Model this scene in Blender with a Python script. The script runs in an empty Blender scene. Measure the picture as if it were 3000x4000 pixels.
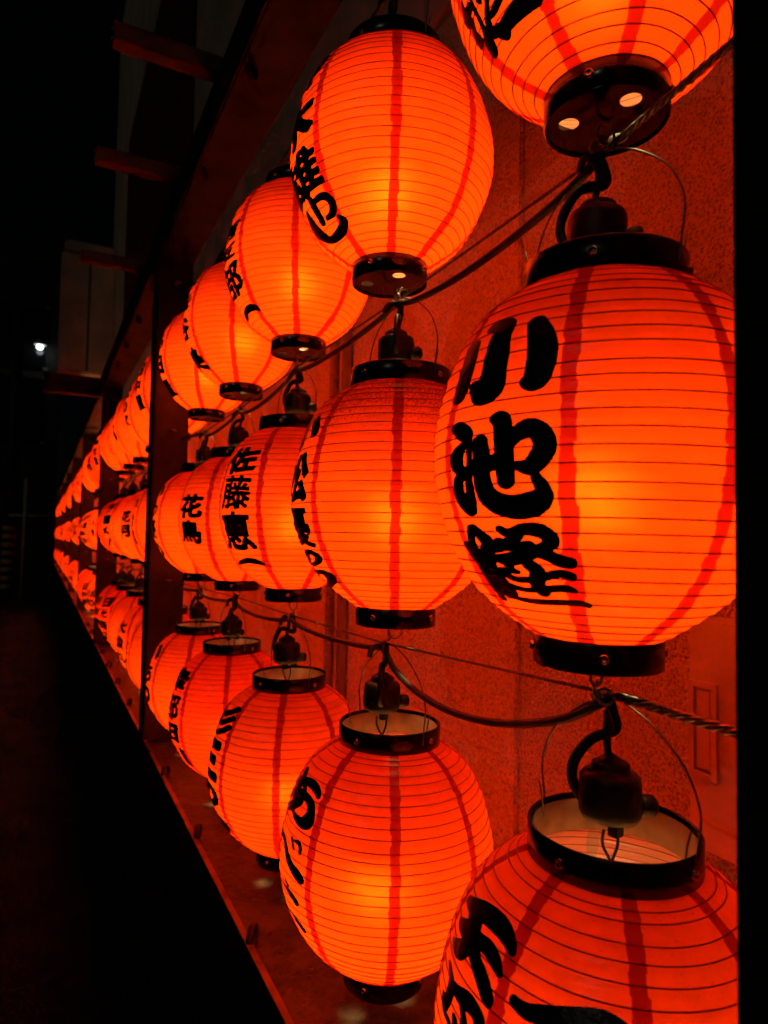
import bpy, bmesh, math, random
import numpy as np
from mathutils import Vector, Matrix

random.seed(7)
S = bpy.context.scene
C = S.collection
ZC = 1.55            # height of the camera above the street, metres

# ------------------------------------------------------------------ camera
yaw, pitch, roll = 0.476, 0.044, 0.018
fwd = Vector((math.sin(yaw)*math.cos(pitch), math.cos(yaw)*math.cos(pitch), math.sin(pitch)))
rgt = Vector((math.cos(yaw), -math.sin(yaw), 0)); upv = rgt.cross(fwd)
r2 = math.cos(roll)*rgt + math.sin(roll)*upv; u2 = -math.sin(roll)*rgt + math.cos(roll)*upv
cd = bpy.data.cameras.new('camera'); cam = bpy.data.objects.new('camera', cd); C.objects.link(cam)
cam.matrix_world = Matrix(((r2.x, u2.x, -fwd.x, 0), (r2.y, u2.y, -fwd.y, 0), (r2.z, u2.z, -fwd.z, ZC), (0, 0, 0, 1)))
cd.sensor_fit = 'VERTICAL'; cd.sensor_height = 36; cd.sensor_width = 27; cd.lens = 36*2600/4000
cd.clip_start = 0.02; cd.clip_end = 500
cd.dof.use_dof = True; cd.dof.focus_distance = 0.68; cd.dof.aperture_fstop = 8.0
S.camera = cam

# ------------------------------------------------------------------ night sky, faint sun lamp added in place of unseen street lights
w = bpy.data.worlds.new('World'); S.world = w; w.use_nodes = True
wn = w.node_tree; bg = wn.nodes['Background']
sky = wn.nodes.new('ShaderNodeTexSky'); sky.sky_type = 'NISHITA'; sky.sun_disc = False
sky.sun_elevation = math.radians(32); sky.sun_rotation = math.radians(240)
wn.links.new(sky.outputs[0], bg.inputs[0]); bg.inputs[1].default_value = 0.00016
sd = bpy.data.lights.new('street_light_fill', 'SUN'); sd.energy = 0.035; sd.angle = math.radians(0.5); sd.color = (1, .86, .66)
so = bpy.data.objects.new('street_light_fill', sd); C.objects.link(so); so.rotation_euler = (math.radians(58), 0, math.radians(-60))
S.view_settings.view_transform = 'Standard'; S.view_settings.look = 'None'
S.view_settings.exposure = 0; S.view_settings.gamma = 1
S.cycles.max_bounces = 5; S.cycles.diffuse_bounces = 3; S.cycles.transmission_bounces = 4; S.cycles.glossy_bounces = 2
S.cycles.use_adaptive_sampling = True; S.cycles.adaptive_threshold = 0.03
S.cycles.sample_clamp_indirect = 10.0; S.cycles.caustics_reflective = False; S.cycles.caustics_refractive = False
S.cycles.use_denoising = True

# ------------------------------------------------------------------ materials
def mat(name):
    m = bpy.data.materials.new(name); m.use_nodes = True
    return m, m.node_tree, m.node_tree.nodes, m.node_tree.links
def princ(name, col, rough=.5, metal=0, noise=0, nscale=20, bump=0, bscale=80, spec=.5, col2=None):
    m, t, n, l = mat(name); b = n['Principled BSDF']
    b.inputs['Base Color'].default_value = (*col, 1); b.inputs['Roughness'].default_value = rough
    b.inputs['Metallic'].default_value = metal; b.inputs['Specular IOR Level'].default_value = spec
    tc = n.new('ShaderNodeTexCoord')
    if noise or col2:
        nt = n.new('ShaderNodeTexNoise'); nt.inputs['Scale'].default_value = nscale; nt.inputs['Detail'].default_value = 6
        l.new(tc.outputs['Object'], nt.inputs['Vector'])
        mx = n.new('ShaderNodeMix'); mx.data_type = 'RGBA'
        c2 = col2 or tuple(c*(1-noise) for c in col)
        mx.inputs[6].default_value = (*col, 1); mx.inputs[7].default_value = (*c2, 1)
        cr = n.new('ShaderNodeMapRange'); cr.inputs[1].default_value = .38; cr.inputs[2].default_value = .62
        l.new(nt.outputs[0], cr.inputs[0]); l.new(cr.outputs[0], mx.inputs[0]); l.new(mx.outputs[2], b.inputs['Base Color'])
        rr = n.new('ShaderNodeMapRange'); rr.inputs[3].default_value = max(.05, rough-.12); rr.inputs[4].default_value = min(1, rough+.15)
        l.new(nt.outputs[0], rr.inputs[0]); l.new(rr.outputs[0], b.inputs['Roughness'])
    if bump:
        n2 = n.new('ShaderNodeTexNoise'); n2.inputs['Scale'].default_value = bscale; n2.inputs['Detail'].default_value = 4
        l.new(tc.outputs['Object'], n2.inputs['Vector'])
        bp = n.new('ShaderNodeBump'); bp.inputs['Strength'].default_value = bump; bp.inputs['Distance'].default_value = .004
        l.new(n2.outputs[0], bp.inputs['Height']); l.new(bp.outputs[0], b.inputs['Normal'])
    return m

def mnode(n, l, op, a, b=None, c=None):
    x = n.new('ShaderNodeMath'); x.operation = op
    for i, v in enumerate((a, b, c)):
        if v is None: continue
        if isinstance(v, (int, float)): x.inputs[i].default_value = v
        else: l.new(v, x.inputs[i])
    return x.outputs[0]

def paper_mat(name, dust=0.0, tint=(1, 1, 1)):
    """washi paper over ribs: lets the bulb's light through, darker where two sheets overlap at the eight seams"""
    m, t, n, l = mat(name); n.remove(n['Principled BSDF']); out = n['Material Output']
    tc = n.new('ShaderNodeTexCoord'); sx = n.new('ShaderNodeSeparateXYZ'); l.new(tc.outputs['Object'], sx.inputs[0])
    X, Y, Z = sx.outputs
    ang = mnode(n, l, 'ARCTAN2', Y, X)
    k = mnode(n, l, 'FRACT', mnode(n, l, 'ADD', mnode(n, l, 'MULTIPLY', ang, 8/(2*math.pi)), 8.0))   # seams at 22.5 + 45 n degrees
    dist = mnode(n, l, 'ABSOLUTE', mnode(n, l, 'SUBTRACT', k, .5))
    rad = mnode(n, l, 'SQRT', mnode(n, l, 'ADD', mnode(n, l, 'MULTIPLY', X, X), mnode(n, l, 'MULTIPLY', Y, Y)))
    dm = mnode(n, l, 'MULTIPLY', mnode(n, l, 'MULTIPLY', dist, 2*math.pi/8), rad)
    # torn, stepped edge of the overlap
    nz = n.new('ShaderNodeTexNoise'); nz.inputs['Scale'].default_value = 150; nz.inputs['Detail'].default_value = 3
    l.new(tc.outputs['Object'], nz.inputs['Vector'])
    oi = n.new('ShaderNodeObjectInfo')
    wv = n.new('ShaderNodeTexNoise'); wv.inputs['Scale'].default_value = 26; l.new(tc.outputs['Object'], wv.inputs['Vector'])
    edge = mnode(n, l, 'ADD', mnode(n, l, 'MULTIPLY', mnode(n, l, 'SUBTRACT', nz.outputs[0], .5), .0030),
                 mnode(n, l, 'MULTIPLY', mnode(n, l, 'SUBTRACT', wv.outputs[0], .5), .0035))
    # the overlap steps in and out a little at every rib
    cx = n.new('ShaderNodeCombineXYZ'); l.new(mnode(n, l, 'FLOOR', mnode(n, l, 'MULTIPLY', Z, 104.0)), cx.inputs[0])
    l.new(mnode(n, l, 'FLOOR', mnode(n, l, 'MULTIPLY', ang, 8/math.pi)), cx.inputs[1]); l.new(oi.outputs['Random'], cx.inputs[2])
    wn_ = n.new('ShaderNodeTexWhiteNoise'); wn_.noise_dimensions = '3D'; l.new(cx.outputs[0], wn_.inputs['Vector'])
    edge = mnode(n, l, 'ADD', edge, mnode(n, l, 'MULTIPLY', mnode(n, l, 'SUBTRACT', wn_.outputs['Value'], .5), .0022))
    ds = mnode(n, l, 'ADD', dm, edge)
    seam = n.new('ShaderNodeMapRange'); seam.inputs[1].default_value = .0056; seam.inputs[2].default_value = .0050
    seam.inputs[3].default_value = 0; seam.inputs[4].default_value = 1; l.new(ds, seam.inputs[0])
    # paper fibre and blotches
    fb = n.new('ShaderNodeTexNoise'); fb.inputs['Scale'].default_value = 30; fb.inputs['Detail'].default_value = 8; fb.inputs['Roughness'].default_value = .7
    l.new(tc.outputs['Object'], fb.inputs['Vector'])
    fr = n.new('ShaderNodeMapRange'); fr.inputs[1].default_value = .3; fr.inputs[2].default_value = .7; fr.inputs[3].default_value = .80; fr.inputs[4].default_value = 1.10
    l.new(fb.outputs[0], fr.inputs[0])
    # specks of dirt, thicker towards the shoulder where dust settles
    sp = n.new('ShaderNodeTexNoise'); sp.inputs['Scale'].default_value = 420; sp.inputs['Detail'].default_value = 2
    l.new(tc.outputs['Object'], sp.inputs['Vector'])
    vp = n.new('ShaderNodeTexVoronoi'); vp.inputs['Scale'].default_value = 85; l.new(tc.outputs['Object'], vp.inputs['Vector'])
    fleck = mnode(n, l, 'LESS_THAN', mnode(n, l, 'ADD', vp.outputs['Distance'], mnode(n, l, 'MULTIPLY', sp.outputs[0], .22)), .14)
    sh = n.new('ShaderNodeMapRange'); sh.inputs[1].default_value = .17; sh.inputs[2].default_value = .29; sh.inputs[3].default_value = 0; sh.inputs[4].default_value = 1
    l.new(Z, sh.inputs[0])
    big = n.new('ShaderNodeTexNoise'); big.inputs['Scale'].default_value = 14; l.new(tc.outputs['Object'], big.inputs['Vector'])
    thr = mnode(n, l, 'SUBTRACT', .74, mnode(n, l, 'MULTIPLY', sh.outputs[0], .10+.24*dust))
    dustm = n.new('ShaderNodeMapRange'); l.new(mnode(n, l, 'SUBTRACT', mnode(n, l, 'ADD', mnode(n, l, 'MULTIPLY', sp.outputs[0], .8), mnode(n, l, 'MULTIPLY', big.outputs[0], .25)), thr), dustm.inputs[0])
    dustm.inputs[1].default_value = 0; dustm.inputs[2].default_value = .12; dustm.inputs[3].default_value = 1; dustm.inputs[4].default_value = .42
    dirt = mnode(n, l, 'MULTIPLY', dustm.outputs[0], mnode(n, l, 'SUBTRACT', 1.0, mnode(n, l, 'MULTIPLY', fleck, .35)))
    bri = mnode(n, l, 'MULTIPLY', mnode(n, l, 'MULTIPLY', fr.outputs[0], dirt), mnode(n, l, 'ADD', .88, mnode(n, l, 'MULTIPLY', oi.outputs['Random'], .24)))
    def colour(base, lap):
        mx = n.new('ShaderNodeMix'); mx.data_type = 'RGBA'; l.new(seam.outputs[0], mx.inputs[0])
        mx.inputs[6].default_value = (*[b*tn for b, tn in zip(base, tint)], 1); mx.inputs[7].default_value = (*lap, 1)
        vm = n.new('ShaderNodeVectorMath'); vm.operation = 'SCALE'; l.new(mx.outputs[2], vm.inputs[0]); l.new(bri, vm.inputs['Scale'])
        return vm.outputs[0]
    tr = n.new('ShaderNodeBsdfTranslucent'); l.new(colour(PAPER_T, LAP_T), tr.inputs[0])
    rf = n.new('ShaderNodeBsdfRefraction'); l.new(colour(PAPER_H, LAP_H), rf.inputs[0]); rf.inputs['Roughness'].default_value = .92; rf.inputs['IOR'].default_value = 1.22
    df = n.new('ShaderNodeBsdfDiffuse')
    # dyed on the outside, paler paper on the inside
    ge = n.new('ShaderNodeNewGeometry'); sd_ = n.new('ShaderNodeMix'); sd_.data_type = 'RGBA'; l.new(ge.outputs['Backfacing'], sd_.inputs[0])
    l.new(colour(PAPER_D, LAP_D), sd_.inputs[6]); sd_.inputs[7].default_value = (.92, .50, .28, 1); l.new(sd_.outputs[2], df.inputs[0])
    gl = n.new('ShaderNodeBsdfGlossy'); gl.inputs['Roughness'].default_value = .3; gl.inputs[0].default_value = (.9, .9, .9, 1)
    m1 = n.new('ShaderNodeMixShader'); m1.inputs[0].default_value = HOT; l.new(tr.outputs[0], m1.inputs[1]); l.new(rf.outputs[0], m1.inputs[2])
    m2 = n.new('ShaderNodeMixShader'); m2.inputs[0].default_value = .32; l.new(m1.outputs[0], m2.inputs[1]); l.new(df.outputs[0], m2.inputs[2])
    m3 = n.new('ShaderNodeMixShader'); m3.inputs[0].default_value = .03; l.new(m2.outputs[0], m3.inputs[1]); l.new(gl.outputs[0], m3.inputs[2])
    l.new(m3.outputs[0], out.inputs[0])
    return m
PAPER_T = (.95, .052, .0022); LAP_T = (.36, .004, .0004)
PAPER_H = (.95, .14, .004);  LAP_H = (.32, .010, .0005)
PAPER_D = (.80, .07, .02);   LAP_D = (.42, .014, .004)
HOT = .045

M = {}
M['paper'] = paper_mat('lantern_paper')
M['dusty'] = paper_mat('dusty_lantern_paper', dust=1.0)
M['deep'] = paper_mat('redder_lantern_paper', tint=(1, .62, .7))
M['rib'] = princ('bamboo_rib', (.46, .030, .012), .6)
M['ring'] = princ('black_lacquer', (.004, .0035, .0035), .2, noise=.4, nscale=30, spec=.5)
M['hoop'] = princ('pale_wood_hoop', (.62, .47, .30), .6, noise=.25, nscale=60)
M['ink'] = princ('black_ink', (.007, .006, .006), .34, noise=.5, nscale=55, bump=.25, bscale=120)
M['brass'] = princ('eyelet_metal', (.55, .47, .36), .22, metal=1, noise=.4, nscale=200)
M['wire'] = princ('galvanised_wire', (.30, .28, .25), .38, metal=1, noise=.4, nscale=150)
M['rubber'] = princ('black_rubber', (.008, .007, .007), .45, noise=.4, nscale=90, bump=.15, bscale=200)
M['cable'] = princ('grey_cable', (.10, .085, .07), .5, noise=.4, nscale=40)
M['tie'] = princ('cable_tie_nylon', (.55, .50, .42), .4)
M['steel'] = princ('rusty_painted_steel', (.034, .026, .017), .62, noise=.55, nscale=14, bump=.25, bscale=60)
M['lip'] = princ('worn_lit_edge_paint', (.22, .125, .07), .5, noise=.5, nscale=25)  # worn paint, brightened: lantern light along the lip is put into its colour
M['armwood'] = princ('pale_timber', (.17, .135, .10), .7, noise=.3, nscale=20)
M['shelf'] = princ('dirty_shelf_steel', (.020, .014, .009), .6, nscale=24, col2=(.085, .068, .045), bump=.9, bscale=70)
M['blackpaint'] = princ('black_painted_board', (.012, .011, .011), .6, noise=.4, nscale=9, bump=.2, bscale=30)
M['socketw'] = princ('bulb_base_and_baffle', (.75, .73, .68), .45)
M['cabinet'] = princ('cabinet_paint', (.62, .58, .46), .42, noise=.15, nscale=12)
M['conduit'] = princ('conduit_plastic', (.33, .29, .24), .55, noise=.2, nscale=30)
M['siding'] = princ('beige_siding', (.68, .60, .50), .7, noise=.25, nscale=3)
M['redsign'] = princ('dark_red_board', (.10, .012, .010), .55, noise=.3, nscale=3)
M['asphalt'] = princ('asphalt', (.03, .03, .032), .85, noise=.4, nscale=4, bump=.5, bscale=90)
M['farwall'] = princ('grey_render', (.07, .068, .065), .8, noise=.3, nscale=2)
M['palepaint'] = princ('pale_paint', (.5, .5, .48), .5, noise=.2, nscale=5)
M['glass'] = princ('dark_glass', (.01, .012, .014), .12)
M['yellow'] = princ('yellow_stripe', (.55, .38, .03), .5)

def stucco(name, scale, strength, col, col2, pitlow=.7):
    m, t, n, l = mat(name); b = n['Principled BSDF']; b.inputs['Roughness'].default_value = .85
    tc = n.new('ShaderNodeTexCoord'); g = n.new('ShaderNodeNewGeometry')
    n1 = n.new('ShaderNodeTexNoise'); n1.inputs['Scale'].default_value = scale; n1.inputs['Detail'].default_value = 5; n1.inputs['Roughness'].default_value = .62
    v1 = n.new('ShaderNodeTexVoronoi'); v1.feature = 'SMOOTH_F1'; v1.inputs['Scale'].default_value = scale*.8
    st = n.new('ShaderNodeTexNoise'); st.inputs['Scale'].default_value = 3.0; st.inputs['Detail'].default_value = 7
    sc = n.new('ShaderNodeMapping'); sc.inputs['Scale'].default_value = (1, 3, .5)
    l.new(g.outputs['Position'], sc.inputs[0]); l.new(sc.outputs[0], st.inputs['Vector'])
    for x in (n1, v1): l.new(g.outputs['Position'], x.inputs['Vector'])
    h = mnode(n, l, 'ADD', n1.outputs[0], mnode(n, l, 'MULTIPLY', v1.outputs['Distance'], -.6))
    bp = n.new('ShaderNodeBump'); bp.inputs['Strength'].default_value = strength; bp.inputs['Distance'].default_value = .010
    l.new(h, bp.inputs['Height']); l.new(bp.outputs[0], b.inputs['Normal'])
    mx = n.new('ShaderNodeMix'); mx.data_type = 'RGBA'; mx.inputs[6].default_value = (*col, 1); mx.inputs[7].default_value = (*col2, 1)
    mr = n.new('ShaderNodeMapRange'); mr.inputs[1].default_value = .35; mr.inputs[2].default_value = .68; l.new(st.outputs[0], mr.inputs[0])
    pit = n.new('ShaderNodeMapRange'); pit.inputs[1].default_value = .40; pit.inputs[2].default_value = .50; pit.inputs[3].default_value = pitlow; pit.inputs[4].default_value = 1
    l.new(n1.outputs[0], pit.inputs[0])
    l.new(mr.outputs[0], mx.inputs[0])
    vm = n.new('ShaderNodeVectorMath'); vm.operation = 'SCALE'; l.new(mx.outputs[2], vm.inputs[0]); l.new(pit.outputs[0], vm.inputs['Scale'])
    l.new(vm.outputs[0], b.inputs['Base Color'])
    return m
M['stucco_rough'] = stucco('sprayed_stucco', 270, 1.0, (.84, .81, .60), (.76, .71, .52), .50)
M['stucco_fine'] = stucco('fine_stucco', 210, .8, (.84, .81, .60), (.74, .68, .49), .60)

# ------------------------------------------------------------------ mesh helpers
def mesh(name, v, f, m=None, smooth=False):
    me = bpy.data.meshes.new(name); me.from_pydata([tuple(x) for x in v], [], [tuple(x) for x in f]); me.update()
    if smooth: me.polygons.foreach_set('use_smooth', [True]*len(me.polygons))
    if m: me.materials.append(m)
    return me
def obj(name, me, parent=None, loc=None):
    o = bpy.data.objects.new(name, me); C.objects.link(o)
    if parent: o.parent = parent
    if loc is not None: o.location = loc
    return o
def tag(o, label=None, cat=None, group=None, kind=None):
    for a, b in (('label', label), ('category', cat), ('group', group), ('kind', kind)):
        if b: o[a] = b
    return o
def thing(name, label, cat, loc=(0, 0, 0), group=None):
    o = bpy.data.objects.new(name, None); o.empty_display_size = .05; C.objects.link(o); o.location = loc
    return tag(o, label, cat, group)
def lathe(name, prof, m, n=48, closed=False, smooth=True):
    v = []; f = []
    for r, z in prof:
        for i in range(n):
            a = 2*math.pi*i/n; v.append((r*math.cos(a), r*math.sin(a), z))
    P = len(prof)
    for j in range(P if closed else P-1):
        j2 = (j+1) % P
        for i in range(n):
            i2 = (i+1) % n; f.append((j*n+i, j*n+i2, j2*n+i2, j2*n+i))
    return mesh(name, v, f, m, smooth)
def tube_geo(pts, rad, n=8, cap=True):
    pts = [Vector(p) for p in pts]; N = len(pts); rs = rad if isinstance(rad, (list, tuple)) else [rad]*N
    v = []; f = []; up = None
    for i, p in enumerate(pts):
        d = (pts[min(i+1, N-1)]-pts[max(i-1, 0)]).normalized()
        if up is None: up = Vector((0, 0, 1)) if abs(d.z) < .9 else Vector((1, 0, 0))
        s = d.cross(up).normalized(); up = s.cross(d).normalized()
        for k in range(n):
            a = 2*math.pi*k/n; v.append(p+(s*math.cos(a)+up*math.sin(a))*rs[i])
    for i in range(N-1):
        for k in range(n):
            k2 = (k+1) % n; f.append((i*n+k, i*n+k2, (i+1)*n+k2, (i+1)*n+k))
    if cap: f.append(tuple(range(n-1, -1, -1))); f.append(tuple((N-1)*n+k for k in range(n)))
    return v, f
def tube(name, pts, rad, m, n=8): return mesh(name, *tube_geo(pts, rad, n), m, True)
def spline(ctrl, per=8):
    P = [Vector(p) for p in ctrl]; out = []
    for i in range(len(P)-1):
        a, b, c, d = P[max(i-1, 0)], P[i], P[i+1], P[min(i+2, len(P)-1)]
        for k in range(per):
            t = k/per
            out.append(.5*((2*b)+(c-a)*t+(2*a-5*b+4*c-d)*t*t+(3*b-a-3*c+d)*t**3))
    out.append(P[-1]); return out
def box_me(name, x0, x1, y0, y1, z0, z1, m, bevel=.0):
    bm = bmesh.new(); bmesh.ops.create_cube(bm, size=1)
    for v in bm.verts:
        v.co = ((x0+x1)/2+v.co.x*(x1-x0), (y0+y1)/2+v.co.y*(y1-y0), (z0+z1)/2+v.co.z*(z1-z0))
    if bevel: bmesh.ops.bevel(bm, geom=bm.edges[:], offset=bevel, segments=2, affect='EDGES', clamp_overlap=True)
    me = bpy.data.meshes.new(name); bm.to_mesh(me); bm.free(); me.materials.append(m); return me
def join_geo(parts):
    V = []; F = []
    for v, f in parts:
        o = len(V); V += list(v); F += [tuple(i+o for i in q) for q in f]
    return V, F

# ------------------------------------------------------------------ the street
road = tag(obj('road', mesh('road', [(-120, -40, 0), (120, -40, 0), (120, 260, 0), (-120, 260, 0)], [(0, 1, 2, 3)], M['asphalt'])), kind='structure')

# ------------------------------------------------------------------ rack of square steel section
XF, XB = .277, .374
BAY = 1.887; PN = 1.979          # near face of the first far post
NB = 8
YEND = PN+BAY*(NB-1)+.104
rack = thing('lantern_rack', 'long brown steel rack of posts, beam and shelf holding the lantern rows', 'rack', (XF, .1, ZC-.60))
def rchild(name, me):
    o = obj(name, me, rack); o.matrix_parent_inverse = Matrix.Translation((-XF, -.1, -(ZC-.60))); return o
for b in range(-1, NB):
    y0 = PN+BAY*b
    rchild('post', box_me('post', XF, XB, y0, y0+.104, ZC-.573, ZC+.8095, M['steel'], .004))
rchild('beam', box_me('beam', XF-.002, XB+.003, -.6, YEND, ZC+.811, ZC+.911, M['steel'], .004))
rchild('shelf_plate', box_me('shelf_plate', XF+.008, .655, -.6, YEND, ZC-.588, ZC-.576, M['shelf']))
rchild('shelf_lip', box_me('shelf_lip', XF, XF+.0075, -.6, YEND, ZC-.640, ZC-.5685, M['steel'], .0015))
rchild('lip_edge', box_me('lip_edge', XF-.001, XF+.0085, -.6, YEND, ZC-.5683, ZC-.566, M['lip'], .0006))
# little welded rings standing on the lip
def ring_geo(R, r, n=28, k=8):
    v = []; f = []
    for i in range(n):
        a = 2*math.pi*i/n
        for j in range(k):
            c = 2*math.pi*j/k; rr = R+r*math.cos(c); v.append((rr*math.cos(a), r*1.5*math.sin(c), rr*math.sin(a)))
    for i in range(n):
        for j in range(k):
            f.append((i*k+j, ((i+1) % n)*k+j, ((i+1) % n)*k+(j+1) % k, i*k+(j+1) % k))
    return v, f
lug = mesh('lug_ring', *ring_geo(.0135, .0032), M['steel'], True)
for i in range(12):
    y = .575+.369*i
    if any(abs(y-(PN+BAY*b+.05)) < .07 for b in range(NB)): continue
    o = rchild('lug_ring', lug); o.location = (XF+.012, y, ZC-.5625); o.rotation_euler = (0, 0, math.radians(62+random.uniform(-14, 14)))
for i in range(9):       # the same rings hang under the beam
    y = .72+.369*i
    if any(abs(y-(PN+BAY*b+.05)) < .07 for b in range(NB)): continue
    o = rchild('lug_ring', lug); o.location = (XF+.016, y, ZC+.7985); o.rotation_euler = (0, 0, math.radians(62+random.uniform(-14, 14)))
eyeb = mesh('eye_bolt', *join_geo([ring_geo(.0075, .0018, 20, 6), tube_geo([(0, 0, -.007), (0, 0, -.022)], .0022, 8)]), M['wire'], True)
for b_ in range(0, 3):
    for zz in (.735, .305, -.122):
        o = rchild('eye_bolt', eyeb); o.location = (XF+.05, PN+BAY*b_-.020, ZC+zz); o.rotation_euler = (math.radians(90), 0, 0)
# grit, dead leaves and paper flakes lying on the shelf
gv = []; gf = []
for i in range(900):
    y = random.uniform(.2, 5.5)**1.0; x = XF+.012+random.random()**1.4*.33; s = random.choice((.0012, .0018, .003, .006)); a = random.uniform(0, 6.3); k = len(gv)
    m_ = random.randint(3, 6)
    for q in range(m_):
        t = a+2*math.pi*q/m_; rr = s*random.uniform(.5, 1.2); gv.append((x+rr*math.cos(t), y+rr*math.sin(t)*random.uniform(.5, 1), ZC-.5755+random.uniform(0, s*.35)))
    gf.append(tuple(range(k, k+m_)))
M['grit'] = princ('grit', (.16, .12, .075), .8, noise=.8, nscale=12)
tag(obj('grit', mesh('grit', gv, gf, M['grit'])), 'dry grit and leaf flakes scattered on the dirty shelf', 'debris', kind='stuff')
# short arms on top of the beam
def arm(y, xt, z0, z1, m):
    return join_geo([])
arm_me = box_me('bracket_arm', -.19, .10, -.018, .018, 0, .036, M['armwood'], .002)
hole = lathe('bolt', [(0, .003), (.0045, .003), (.006, .0), (.006, -.001)], M['wire'], 10)
for y in (.86, 1.30, 1.742, 2.40):
    o = rchild('bracket_arm', arm_me); o.location = (XF, y, ZC+.9125)
    for q in (.008, .026):
        bo = obj('bolt', hole, o); bo.location = (-.1905, 0, q); bo.rotation_euler = (0, math.radians(-90), 0)
o = rchild('sign_bracket', box_me('sign_bracket', -.29, -.003, -.03, .03, -.045, .055, M['steel'], .003)); o.location = (XF, 3.98, ZC+.815)

# ------------------------------------------------------------------ plinth of upright black boards below the shelf
pl = thing('plinth', 'black boarded plinth under the lantern rack facing the street', 'plinth', (XF+.012, .0, 0))
pb = box_me('board', 0, .018, 0, .146, 0, ZC-.645, M['blackpaint'], .003)
for i in range(106):
    obj('board', pb, pl, (random.uniform(0, .003), -.6+i*.150, .002))

# ------------------------------------------------------------------ wall behind
XW = .64
wall = thing('stucco_wall', 'rough stucco wall lit orange behind the rows of lanterns', 'wall', (XW, 0, 0))
edges = [-.7, .796, 1.42, 2.33, 3.24, 4.15, 5.06, 5.97, 6.88, 7.79, 8.7, 9.61, 10.52, 11.43, 12.34, 13.25, 14.16, 15.2]
for i in range(len(edges)-1):
    a, b = edges[i], edges[i+1]
    o = obj('panel', box_me('panel', 0, .05, a+.005, b-.005, .02, ZC+.98, M['stucco_rough'] if i == 0 else M['stucco_fine'], .003), wall)
obj('joint_backing', box_me('joint_backing', .009, .06, -.69, 15.19, .01, ZC+.975, M['stucco_fine']), wall)
# plain upper storey in upright siding
up = thing('upper_facade', 'dim beige siding of the upper storey above the lantern rack', 'facade', (XW, 0, ZC+1.0))
for i in range(20):
    obj('siding_board', box_me('siding_board', 0, .06, -.7+i*.45, -.7+i*.45+.443, .0, 5.0, M['siding'], .006), up)
tag(obj('red_signboard', box_me('red_signboard', -.09, -.004, 3.5, 5.9, ZC+1.75, ZC+3.35, M['redsign'], .01), None, (XW, 0, 0)), 'dark red board fixed to the upper siding', 'signboard')
ob = thing('duct_box', 'pale metal box with sloped cap standing out from the dim facade', 'box', (.37, 7.8, ZC+1.75))
obj('casing', box_me('casing', -.27, .27, -.02, .35, 0, 1.28, M['siding'], .01), ob)
obj('cap', box_me('cap', -.245, .265, -.035, .36, 1.285, 1.42, M['palepaint'], .02), ob)
obj('seam_strip', box_me('seam_strip', .0, .02, -.024, -.0205, .02, 1.26, M['farwall']), ob)

# corrugated conduit, pipe cover and cabinet on the wall
prof = []
z = 0
while z < 1.5:
    prof += [(.0125, z), (.0125, z+.003), (.0102, z+.0038), (.0102, z+.0058)]; z += .0066
tag(obj('corrugated_conduit', lathe('corrugated_conduit', prof, M['conduit'], 16), None, (XW-.016, 1.487, ZC-.57)), 'ribbed plastic conduit running up the stucco wall', 'conduit')
tag(obj('pipe_cover', box_me('pipe_cover', -.026, -.001, -.011, .011, 0, 1.5, M['conduit'], .004), None, (XW, 1.425, ZC-.57)), 'square pipe cover beside the ribbed conduit on the wall', 'pipe cover')
cb = thing('electrical_cabinet', 'flat painted metal cabinet on the wall at the right edge', 'cabinet', (XW, .34, ZC-.31))
obj('body', box_me('body', -.028, -.001, -.15, .142, 0, .238, M['cabinet'], .004), cb)
def frame_geo(x0, x1, a0, a1, z0, z1, t):
    parts = []
    for (ya, yb, za, zb) in ((a0, a0+t, z0, z1), (a1-t, a1, z0, z1), (a0+t, a1-t, z0, z0+t), (a0+t, a1-t, z1-t, z1)):
        v = [(x, y, zz) for x in (x0, x1) for y in (ya, yb) for zz in (za, zb)]
        f = [(0, 1, 3, 2), (4, 6, 7, 5), (0, 4, 5, 1), (2, 3, 7, 6), (0, 2, 6, 4), (1, 5, 7, 3)]
        parts.append((v, f))
    return join_geo(parts)
h = obj('handle', mesh('handle', *frame_geo(-.033, -.0285, .105, .137, .075, .172, .006), M['cabinet']), cb)
obj('latch', box_me('latch', -.0312, -.0285, .1125, .1295, .083, .164, M['cabinet'], .0012), h)
lw = spline([(-.010, .135, -.001), (-.012, .14, -.02), (-.014, .10, -.05), (-.012, .04, -.075)], 8)
tag(obj('cabinet_lead', tube('cabinet_lead', lw, .003, M['rubber']), None, (XW, .34, ZC-.31)), 'thin black lead hanging below the wall cabinet', 'cable')

# ------------------------------------------------------------------ lantern meshes (shared)
RM, HB = .129, .309
TT = [0, .04, .08, .124, .205, .28, .38, .466, .56, .64, .714, .80, .87, .925, .965, 1.0]
RR = [.455, .585, .695, .777, .872, .935, .982, 1.0, .994, .962, .910, .822, .715, .585, .465, .355]
_t = np.linspace(0, 1, 401); _r = np.interp(_t, TT, RR)
for _ in range(3): _r[1:-1] = np.convolve(_r, [.25, .5, .25], 'same')[1:-1]
_k = np.ones(21)/21; _rs = np.convolve(np.pad(_r, 10, mode='reflect', reflect_type='odd'), _k, 'valid'); _r = _rs
def rad_at(z): return RM*float(np.interp((HB-.020-z)/(HB-.040), _t, _r))
def wob(az, z):   # hand-made unevenness of the paper
    return .0007*math.sin(2*az+9*z*6+.6)+.0005*math.sin(3*az-31*z+1.9)+.0003*math.sin(7*az+47*z)
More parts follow.
